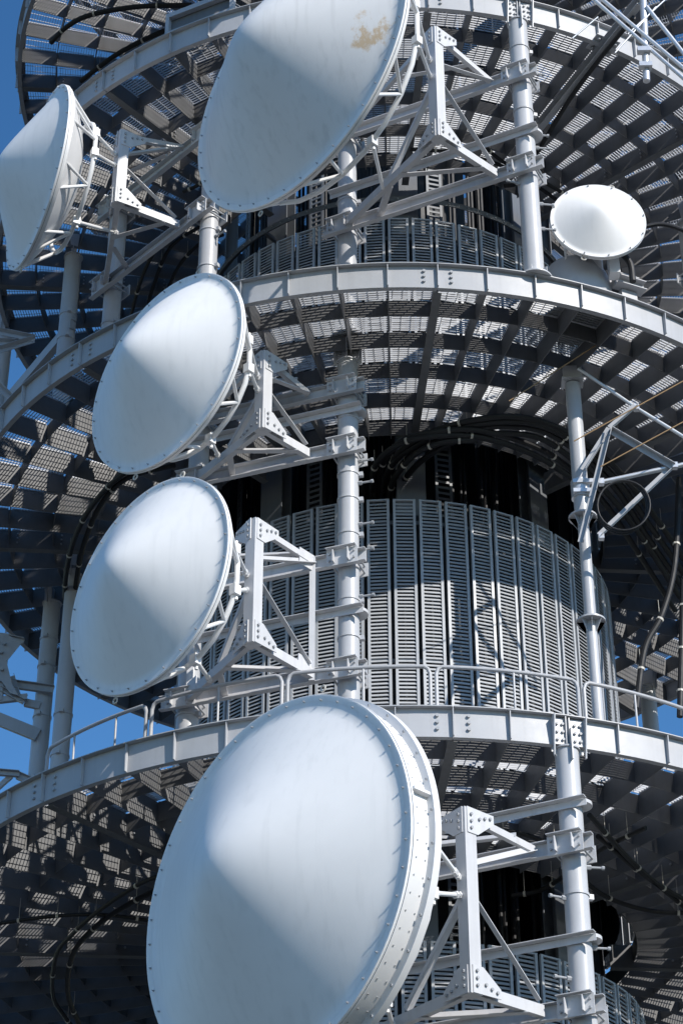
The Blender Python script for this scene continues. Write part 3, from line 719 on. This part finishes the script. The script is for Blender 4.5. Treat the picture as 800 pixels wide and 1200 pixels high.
# ---------------------------------------------------------------- loose members and antennas (world positions)
W = {
    'yagi_boom': [[2.753, -5.0, 16.043], [4.201, -5.0, 16.384]],
    'yagi_top': [[2.569, -5.0, 17.941], [3.308, -5.0, 17.253], [4.211, -5.0, 16.495]],
    'yagi_a': [[2.943, -5.05, 16.867], [3.732, -5.05, 16.248]],
    'yagi_b': [[2.937, -5.1, 16.831], [2.445, -5.1, 15.028]],
    'yagi_c': [[3.313, -5.05, 17.229], [2.943, -5.05, 16.867], [2.545, -5.05, 16.191]],
    'yagi_d': [[3.737, -5.0, 16.255], [2.693, -5.0, 15.181]],
    'rod': [[[1.578, -5.3, 17.183], [2.792, -5.3, 18.099]], [[2.393, -5.4, 16.429], [4.275, -5.4, 17.618]], [[2.699, -5.5, 15.94], [4.19, -5.5, 16.858]]],
    'loop': [[2.966, -5.2, 15.495], [3.286, -5.2, 15.488], [2.941, -5.2, 15.163]],
    'arm': [[3.716, -6.731, 23.25], [2.364, -4.165, 23.25]],
    'tubes': [[[2.952, -6.831, 23.29], [4.457, -6.831, 21.15]], [[3.074, -6.831, 23.286], [4.478, -6.831, 21.362]], [[3.753, -6.781, 23.765], [3.64, -6.781, 21.605]], [[3.751, -6.831, 23.035], [4.486, -6.831, 21.445]], [[4.318, -6.831, 23.511], [3.442, -6.831, 22.489]], [[3.044, -6.831, 22.848], [2.653, -6.831, 22.429]], [[3.885, -6.831, 23.03], [3.234, -6.831, 22.12]]],
    'arm_cable': [[3.595, -6.58, 23.1], [3.138, -5.721, 23.1], [2.78, -4.979, 23.1], [2.461, -4.168, 23.1], [2.249, -3.607, 23.1], [2.054, -3.148, 23.1], [1.841, -3.076, 23.1]],
    'cB': [[[-0.098, -2.411, 17.75], [-0.016, -3.06, 17.75], [0.257, -3.578, 17.75], [0.858, -4.01, 17.75], [1.69, -4.186, 17.75], [2.426, -3.819, 17.75], [3.217, -2.894, 17.75], [3.962, -1.492, 17.75], [4.456, -0.41, 17.75]], [[0.039, -2.368, 17.7], [0.081, -2.957, 17.7], [0.377, -3.498, 17.7], [0.978, -3.912, 17.7], [1.694, -4.012, 17.7], [2.306, -3.748, 17.7], [3.132, -2.666, 17.7], [3.87, -1.057, 17.7], [4.533, 0.384, 17.7]], [[-0.249, -2.45, 17.65], [-0.164, -3.143, 17.65], [0.159, -3.802, 17.65], [0.735, -4.009, 17.65], [1.335, -3.97, 17.65], [2.198, -3.448, 17.65], [3.002, -2.348, 17.65], [3.642, -0.951, 17.65], [4.451, 0.943, 17.65]], [[-0.296, -2.635, 17.6], [-0.236, -3.28, 17.6], [0.074, -3.751, 17.6], [0.495, -3.943, 17.6], [1.214, -3.92, 17.6], [2.013, -3.461, 17.6], [2.726, -2.714, 17.6]], [[-0.124, -2.344, 17.72], [-0.042, -2.997, 17.72], [0.28, -3.515, 17.72], [0.858, -3.95, 17.72], [1.692, -4.106, 17.72], [2.365, -3.801, 17.72], [3.175, -2.766, 17.72], [3.917, -1.26, 17.72], [4.492, -0.038, 17.72]], [[0.126, -2.38, 17.66], [0.178, -2.817, 17.66], [0.498, -3.383, 17.66], [1.038, -3.822, 17.66], [1.697, -3.904, 17.66], [2.249, -3.64, 17.66], [2.982, -2.641, 17.66], [3.692, -1.288, 17.66], [4.495, 0.573, 17.66]], [[-0.037, -2.546, 17.55], [0.03, -3.022, 17.55], [0.35, -3.625, 17.55], [0.734, -3.881, 17.55], [1.165, -3.909, 17.55]]],
    'cBl': [[[-3.154, -3.547, 17.7], [-3.842, -3.08, 17.7], [-4.413, -2.286, 17.7], [-4.813, -1.379, 17.7], [-5.074, -0.422, 17.7], [-5.204, 0.33, 17.7]], [[-3.123, -3.229, 17.7], [-3.834, -2.929, 17.7], [-4.318, -2.238, 17.7], [-4.715, -1.139, 17.7], [-4.948, -0.169, 17.7], [-5.06, 0.463, 17.7]]],
    'cC': [[[-5.271, -2.03, 11.2], [-4.565, -2.231, 11.2], [-3.888, -2.265, 11.2], [-3.186, -2.018, 11.2]], [[-2.969, -3.602, 11.15], [-3.326, -3.277, 11.15], [-3.912, -2.492, 11.15], [-4.346, -1.748, 11.15], [-4.664, -1.024, 11.15], [-4.909, 0.371, 11.15], [-4.867, 1.202, 11.15], [-4.735, 2.075, 11.15]], [[-3.008, -3.214, 11.15], [-3.5, -2.697, 11.15], [-4.038, -1.938, 11.15], [-4.444, -1.017, 11.15], [-4.693, 0.378, 11.15], [-4.689, 1.724, 11.15]], [[2.264, -5.132, 11.15], [2.88, -3.793, 11.15], [3.654, -2.41, 11.15], [4.057, -1.759, 11.15]], [[2.406, -4.542, 11.15], [3.137, -3.276, 11.15], [4.01, -2.18, 11.15]], [[0.959, -4.575, 11.1], [1.363, -4.799, 11.1], [1.901, -4.303, 11.1], [2.509, -3.017, 11.1], [3.211, -2.404, 11.1], [3.992, -2.296, 11.1]], [[2.977, -4.656, 11.2], [2.448, -3.997, 11.2], [1.87, -2.944, 11.2], [1.445, -2.692, 11.2]]],
    'cD': [[[-5.862, -1.896, 27.8], [-5.542, -2.248, 27.8], [-5.105, -2.512, 27.8], [-4.27, -2.682, 27.8], [-3.309, -2.691, 27.8]], [[-5.459, -0.953, 27.8], [-4.69, -1.615, 27.8], [-3.807, -2.134, 27.8], [-3.111, -2.411, 27.8]]],
    'cA': [[[-4.497, 0.304, 23.1], [-4.143, -0.931, 23.1], [-3.77, -1.782, 23.1], [-3.304, -2.289, 23.1], [-2.796, -2.58, 23.1]], [[-4.29, 0.427, 23.1], [-3.94, -0.814, 23.1], [-3.561, -1.775, 23.1], [-3.028, -2.281, 23.1]], [[-3.972, 0.204, 23.1], [-3.552, -1.131, 23.1], [-3.063, -1.865, 23.1], [-2.671, -2.062, 23.1]], [[-3.216, -3.204, 23.0], [-2.93, -3.392, 23.0], [-2.565, -3.768, 23.0]], [[1.413, -4.107, 23.1], [1.823, -3.621, 23.1], [2.513, -3.114, 23.1], [2.968, -2.703, 23.1]], [[0.36, -3.952, 23.1], [1.154, -3.832, 23.1], [1.963, -3.424, 23.1], [2.811, -2.608, 23.1]]],
    'cRv': [[[4.186, -2.5, 17.823], [3.994, -2.5, 16.345], [3.74, -2.5, 15.498], [3.457, -2.5, 14.95], [3.266, -2.5, 14.012]], [[4.089, -2.5, 16.056], [3.964, -2.5, 14.941], [3.845, -2.5, 13.87]]],
    'd6cable': [[3.489, -6.0, 19.601], [3.761, -6.0, 19.641], [4.043, -6.0, 19.524], [4.369, -6.0, 19.284]],
    'd6cable2': [[3.189, -5.9, 19.234], [3.289, -5.9, 19.017], [3.3, -5.9, 18.715]],
    'leftch': [[-5.225, -1.42, 21.746], [-6.55, 0.513, 21.746]],
    'leftA': [[[-6.454, -1.5, 21.677], [-5.69, -1.5, 21.464]], [[-6.409, -1.5, 21.186], [-5.716, -1.5, 21.448]], [[-6.431, -1.5, 21.43], [-5.986, -1.5, 21.384]], [[-6.368, -1.5, 20.737], [-5.769, -1.5, 20.08]]],
    'leftpole': [[-6.306, -1.0, 21.915], [-6.305, -1.0, 20.947]],
    'leftC': [[[-6.443, 0.7, 17.238], [-6.087, 0.7, 17.2]], [[-6.113, 0.7, 17.185], [-5.863, 0.7, 17.118]], [[-6.337, 0.7, 16.082], [-5.73, 0.7, 16.147]], [[-6.368, 0.7, 16.417], [-5.774, 0.7, 16.042]], [[-6.103, 0.7, 17.075], [-6.124, 0.7, 16.078]], [[-6.003, 0.7, 16.532], [-5.863, 0.7, 16.149]], [[-6.4, 0.7, 15.903], [-5.519, 0.7, 15.5]], [[-6.225, 0.7, 14.868], [-5.752, 0.7, 14.817]], [[-6.191, 0.7, 14.493], [-5.882, 0.7, 14.819]], [[-6.372, 0.7, 16.462], [-5.341, 0.7, 16.292]], [[-5.779, 0.7, 16.102], [-5.535, 0.7, 16.038]], [[-5.778, 0.7, 14.817], [-5.561, 0.7, 14.713]]],
    'plateC': [[-6.518, 0.65, 17.257], [-6.079, 0.65, 17.202], [-5.879, 0.65, 17.073], [-6.093, 0.65, 16.736], [-5.979, 0.65, 16.351], [-5.853, 0.65, 16.121], [-5.99, 0.65, 16.169], [-6.142, 0.65, 16.384], [-6.44, 0.65, 16.42]],
    'boltC': [[-6.284, 0.64, 17.09], [-6.145, 0.64, 17.041], [-6.185, 0.64, 16.886], [-6.286, 0.64, 16.811], [-6.144, 0.64, 16.577], [-6.248, 0.64, 16.533]]
}
def base_of(pts): return Vector(pts[0])
def tube_thing(name, pts, r, material, label, cat, group=None, clamps=0, k=8, n=8, cname='cable_clamp'):
    o = base_of(pts)
    t = thing(name, label, cat, o, 0, group)
    sp = spline(pts, k) if len(pts) > 2 else [Vector(p) for p in pts]
    m = MB(); m.tube([p-o for p in sp], r, n); m.build(name+'_sheath' if clamps else 'tube', material, t)
    if clamps:
        for i in range(clamps):
            q = sp[int((i+0.6)/clamps*(len(sp)-1))]; q2 = sp[min(len(sp)-1, int((i+0.6)/clamps*(len(sp)-1))+1)]
            e = (q2-q).normalized()
            m = MB(); m.tube([q-e*0.016-o, q+e*0.016-o], r+0.008, 8)
            m.tube([q-o, q-o+V(0, 0, 0.32)], 0.004, 5); m.build(cname, M['clamp'], t)
    return t
lab = ['outermost black cable arching under the middle platform', 'second black cable arching under the middle platform to the right',
       'inner black cable bending down into the louvre top', 'thin short black cable at the top left of the louvres',
       'third black cable of the arching bundle under the middle platform', 'lowest long black cable of the arching bundle', 'shortest black cable stub bending over the louvre top']
for i, pts in enumerate(W['cB']): tube_thing('feeder_cable', pts, 0.044, M['cable'], lab[i], 'cable', 'black feeder cables', 4, n=10)
lab = ['outer of two cables curving down left of the upper middle dish', 'inner of two cables curving down left of the upper middle dish']
for i, pts in enumerate(W['cBl']): tube_thing('feeder_cable', pts, 0.04, M['cable'], lab[i], 'cable', 'black feeder cables', 5, n=10)
lab = ['straight black cable entering from the left under the lowest platform', 'outer curved cable under the lowest platform, left of the largest dish',
       'inner curved cable under the lowest platform, left of the largest dish', 'upper of two cables slanting down right of the bottom right pipe',
       'lower of two cables slanting down right of the bottom right pipe', 'cable sagging behind the bottom right pipe', 'cable rising to the right behind the bottom right pipe']
for i, pts in enumerate(W['cC']): tube_thing('feeder_cable', pts, (0.026, 0.03, 0.036, 0.032, 0.032, 0.03, 0.03)[i], M['cable'], lab[i], 'cable', 'black feeder cables', 4, n=10)
lab = ['long black cable arching under the topmost platform at the top left', 'shorter black cable under the topmost platform near the upper rim']
for i, pts in enumerate(W['cD']): tube_thing('feeder_cable', pts, 0.045, M['cable'], lab[i], 'cable', 'black feeder cables', 3, n=10)
lab = ['left of three cables falling in the shade behind the far left frame', 'middle of three cables falling in the shade behind the far left frame',
       'right of three cables falling in the shade behind the far left frame', 'short cable left of the stained dish under its platform',
       'cable slanting down to the small round dish from the left', 'cable under the upper platform behind the tall frame']
for i, pts in enumerate(W['cA']): tube_thing('feeder_cable', pts, 0.03, M['cable'], lab[i], 'cable', 'black feeder cables', 3, n=10)
lab = ['hanging cable dropping at the right edge beside the louvres', 'second hanging cable at the far right edge']
for i, pts in enumerate(W['cRv']): tube_thing('feeder_cable', pts, 0.045, M['cable'], lab[i], 'cable', 'black feeder cables', 3, n=10)
tube_thing('feeder_cable', W['d6cable'], 0.033, M['cable'], 'cable leaving the small round dish to the right edge', 'cable', 'black feeder cables', 0, n=10)
tube_thing('feeder_cable', W['d6cable2'], 0.045, M['cable'], 'short cable drooping below the small round dish', 'cable', 'black feeder cables', 0, n=10)

# thin jointed mast at the right of the louvres with a whip antenna frame
mx, my = 2.5, -4.75
t = thing('antenna_mast', 'slim jointed pipe in front of the louvres at the right, carrying an angle-iron frame', 'mast', (mx, my, ZC))
def seg(z0, z1, ra, rb):
    m = MB(); m.tube([V(0, 0, z0-ZC), V(0, 0, z1-ZC)], [ra, rb], 20); m.build('pipe', M['pole'], t)
seg(15.65, 17.85, 0.105, 0.105); seg(14.05, 15.65, 0.075, 0.075); seg(ZC, 14.05, 0.07, 0.07)
for z in (15.65, 14.05):
    m = MB(); m.tube([V(0, 0, z-ZC-0.012), V(0, 0, z-ZC+0.012)], 0.19, 20)
    for k in range(8):
        a = PI*k/4; m.hexa([V(math.cos(a)*.07-.004, math.sin(a)*.07, z-ZC-.17), V(math.cos(a)*.07+.004, math.sin(a)*.07, z-ZC-.17), V(math.cos(a)*.08+.004, math.sin(a)*.08, z-ZC-.17), V(math.cos(a)*.08-.004, math.sin(a)*.08, z-ZC-.17),
                            V(math.cos(a)*.07-.004, math.sin(a)*.07, z-ZC-.013), V(math.cos(a)*.07+.004, math.sin(a)*.07, z-ZC-.013), V(math.cos(a)*.18+.004, math.sin(a)*.18, z-ZC-.013), V(math.cos(a)*.18-.004, math.sin(a)*.18, z-ZC-.013)])
    m.build('joint_flange', M['pole'], t)
m = MB()
for z in (16.15, 16.0): m.box((0.04, -0.12, z-ZC), V(0.15, 0, 0), V(0, 0.03, 0), V(0, 0, 0.028))
m.tube([V(0, 0, 15.95-ZC), V(0, 0, 16.22-ZC)], 0.13, 16); m.build('clamp', M['alu'], t)
m = MB(); m.box((0, 0, 17.9-ZC), V(0.15, 0, 0), V(0, 0.13, 0), V(0, 0, 0.012)); m.box((0, -0.08, 18.0-ZC), V(0.13, 0, 0), V(0, 0.01, 0), V(0, 0, 0.12)); m.build('top_plate', M['pole'], t)
o = base_of(W['yagi_boom'])
t = thing('yagi_aerial', 'angle-iron aerial frame with a horizontal boom at the right picture edge', 'aerial', o)
Wl = lambda pts: [Vector(p)-o for p in pts]
m = MB(); m.tube(Wl(W['yagi_boom']), 0.032, 12); m.build('boom', M['alu'], t)
m = MB(); m.tube(Wl(W['yagi_top']), 0.024, 10); m.build('upper_tube', M['alu'], t)
for key in ('yagi_a', 'yagi_b', 'yagi_d'):
    q = Wl(W[key]); m = MB(); m.angle(q[0], q[1], 0.075, 0.008, upv=(0, -1, 0)); m.build('angle_bar', M['paint'], t, 0)
q = Wl(W['yagi_c'])
for a_, b_ in ((q[0], q[1]), (q[1], q[2])):
    m = MB(); m.angle(a_, b_, 0.075, 0.008, upv=(0, -1, 0)); m.build('angle_bar', M['paint'], t, 0)
for q in (Wl(W['yagi_boom'])[0], Wl(W['yagi_top'])[1], Wl(W['yagi_a'])[1], Wl(W['yagi_d'])[1]):
    m = MB(); m.box(q, V(0.035, 0, 0), V(0, 0.04, 0), V(0, 0, 0.04)); m.build('joint_bracket', M['alu'], t, 0)
lab = ['thin brown rod crossing the slim mast near its top', 'thin brown rod above the aerial boom', 'thin brown rod just over the aerial boom at the right']
for i, pts in enumerate(W['rod']): tube_thing('aerial_rod', pts, 0.009, M['brown'], lab[i], 'rod', 'thin brown aerial rods')
a0, a1, a2 = [Vector(p) for p in W['loop']]
t = thing('cable_coil', 'coiled black cable hanging beside the slim mast', 'coil', a0)
for k in range(3):
    m = MB(); ex = (a1-a0)*(1.0+0.03*k); ey = (a2-a0)*(1.25-0.04*k)
    m.tube([ex*math.cos(2*PI*i/28)+ey*math.sin(2*PI*i/28)+V(0.01*k, -0.03*k, 0.0) for i in range(28)], 0.013, 8, closed=True); m.build('loop', M['cable'], t)

# cantilever arm and tube aerial at the top right
o = base_of(W['arm'])
t = thing('cantilever_arm', 'dark steel arm under the upper platform reaching out at the top right', 'arm', o)
p0, p1 = [Vector(p)-o for p in W['arm']]
m = MB(); m.channel(p0, p1, 0.16, 0.09, 0.012, sx=-1); m.build('arm_beam', M['paint'], t, 0)
d = (p1-p0).normalized(); s_ = d.cross(V(0, 0, 1))
c = p0+d*((p1-p0).length*0.36)
m = MB(); m.box(c+V(0, 0, 0.1), d*0.16, s_*0.2, V(0, 0, 0.01)); b_ = m.build('bracket', M['paint'], t, 0)
m = MB()
for sx in (-0.1, 0.1):
    for sy in (-0.14, 0.14): m.bolt(c+d*sx+s_*sy+V(0, 0, 0.09), V(0, 0, -1), 0.025, 0.04, 6)
m.build('bolts', M['bolt'], b_, 0, kind='stuff')
tube_thing('feeder_cable', W['arm_cable'], 0.035, M['cable'], 'black cable tied along the dark arm at the top right', 'cable', 'black feeder cables', 0, n=10)
o = base_of(W['tubes'][0])
t = thing('tube_aerial', 'bright crossed tubes of an aerial in the top right corner', 'aerial', o)
rr = (0.028, 0.028, 0.05, 0.03, 0.012, 0.012, 0.012)
nm = ('long_tube', 'long_tube', 'upright_tube', 'stay_tube', 'rod', 'rod', 'rod')
for i, pts in enumerate(W['tubes']):
    m = MB(); m.tube([Vector(p)-o for p in pts], rr[i], 12); m.build(nm[i], M['alu'], t)
for i in (2, 3):
    q = Vector(W['tubes'][2][1])-o
    m = MB(); m.box(q+V(0.0, -0.05, 0.25+0.3*(i-2)), V(0.09, 0, 0), V(0, 0.05, 0), V(0, 0, 0.04)); m.build('tube_clamp', M['alu'], t, 0)

# box frame on the upper rim
c = pol(6.62, -24.5, ZA+0.05)
t = thing('rim_box', 'rectangular steel box frame standing on the upper rim left of the stained dish', 'box frame', c, rad(-24.5))
for z, nm_ in ((0.03, 'lower_bar'), (0.42, 'upper_bar')):
    m = MB(); m.box((0, 0, z), V(0.58, 0, 0), V(0, 0.04, 0), V(0, 0, 0.045)); m.build(nm_, M['paint'], t, 0)
for x in (-0.55, 0.55):
    m = MB(); m.box((x, 0, 0.225), V(0.03, 0, 0), V(0, 0.038, 0), V(0, 0, 0.149)); m.build('end_post', M['paint'], t, 0)
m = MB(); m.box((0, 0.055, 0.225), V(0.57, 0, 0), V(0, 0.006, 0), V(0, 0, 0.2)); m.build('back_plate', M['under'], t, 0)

# parts of the next frames at the left picture edge
q = [Vector(p) for p in W['leftch']]; o = q[0]
t = thing('rim_channel', 'dark channel running down left from the rim pipe at the left edge', 'channel', o)
d = (q[1]-q[0]).normalized()
m = MB(); m.channel(V(0, 0, 0)-d*0.15, q[1]-o+d*0.6, 0.2, 0.1, 0.012, sx=1); m.build('web', M['paint'], t, 0)
for k in (0.0, 0.28):
    m = MB(); m.box(d*k+d.cross(V(0, 0, 1))*0.05, d*0.006, d.cross(V(0, 0, 1))*0.05, V(0, 0, 0.087)); m.build('end_stiffener', M['paint'], t, 0)
o = Vector(W['leftA'][0][0])
t = thing('truss_frame', 'tip of a shaded truss frame at the left edge above the middle platform', 'frame', o)
for i, pts in enumerate(W['leftA']):
    m = MB(); m.angle(Vector(pts[0])-o, Vector(pts[1])-o, 0.085, 0.01, upv=(0, -1, 0.3)); m.build('truss_bar', M['paint'], t, 0)
o = Vector(W['leftC'][0][0])
t = thing('truss_frame', 'shaded truss frame with bolted plates at the lower left edge, against blue sky', 'frame', o)
for q4, nm4 in ((W['plateC'], 'gusset_plate'),):
    m = MB(); fr = [Vector(p)-o for p in q4]; bk = [p+V(0, 0.012, 0) for p in fr]; nn = len(fr)
    m.add(fr+bk, [tuple(range(nn)), tuple(reversed(range(nn, 2*nn)))]+[(i, i+nn, (i+1) % nn+nn, (i+1) % nn) for i in range(nn)])
    gp = m.build(nm4, M['paint'], t, 0)
    m = MB()
    for q in W['boltC']: m.bolt(Vector(q)-o, V(0, -1, 0), 0.03, 0.05, 6)
    m.build('bolts', M['bolt'], gp, 0, kind='stuff')
for i, pts in enumerate(W['leftC']):
    w = (0.14, 0.10, 0.10, 0.08, 0.09, 0.08, 0.2, 0.1, 0.07, 0.14, 0.12, 0.12)[i]
    m = MB(); m.channel(Vector(pts[0])-o+V(0, 0.012*i, 0), Vector(pts[1])-o+V(0, 0.012*i, 0), w, 0.06, 0.01, sx=(1 if i % 2 else -1)); m.build('truss_bar', M['paint'], t, 0)
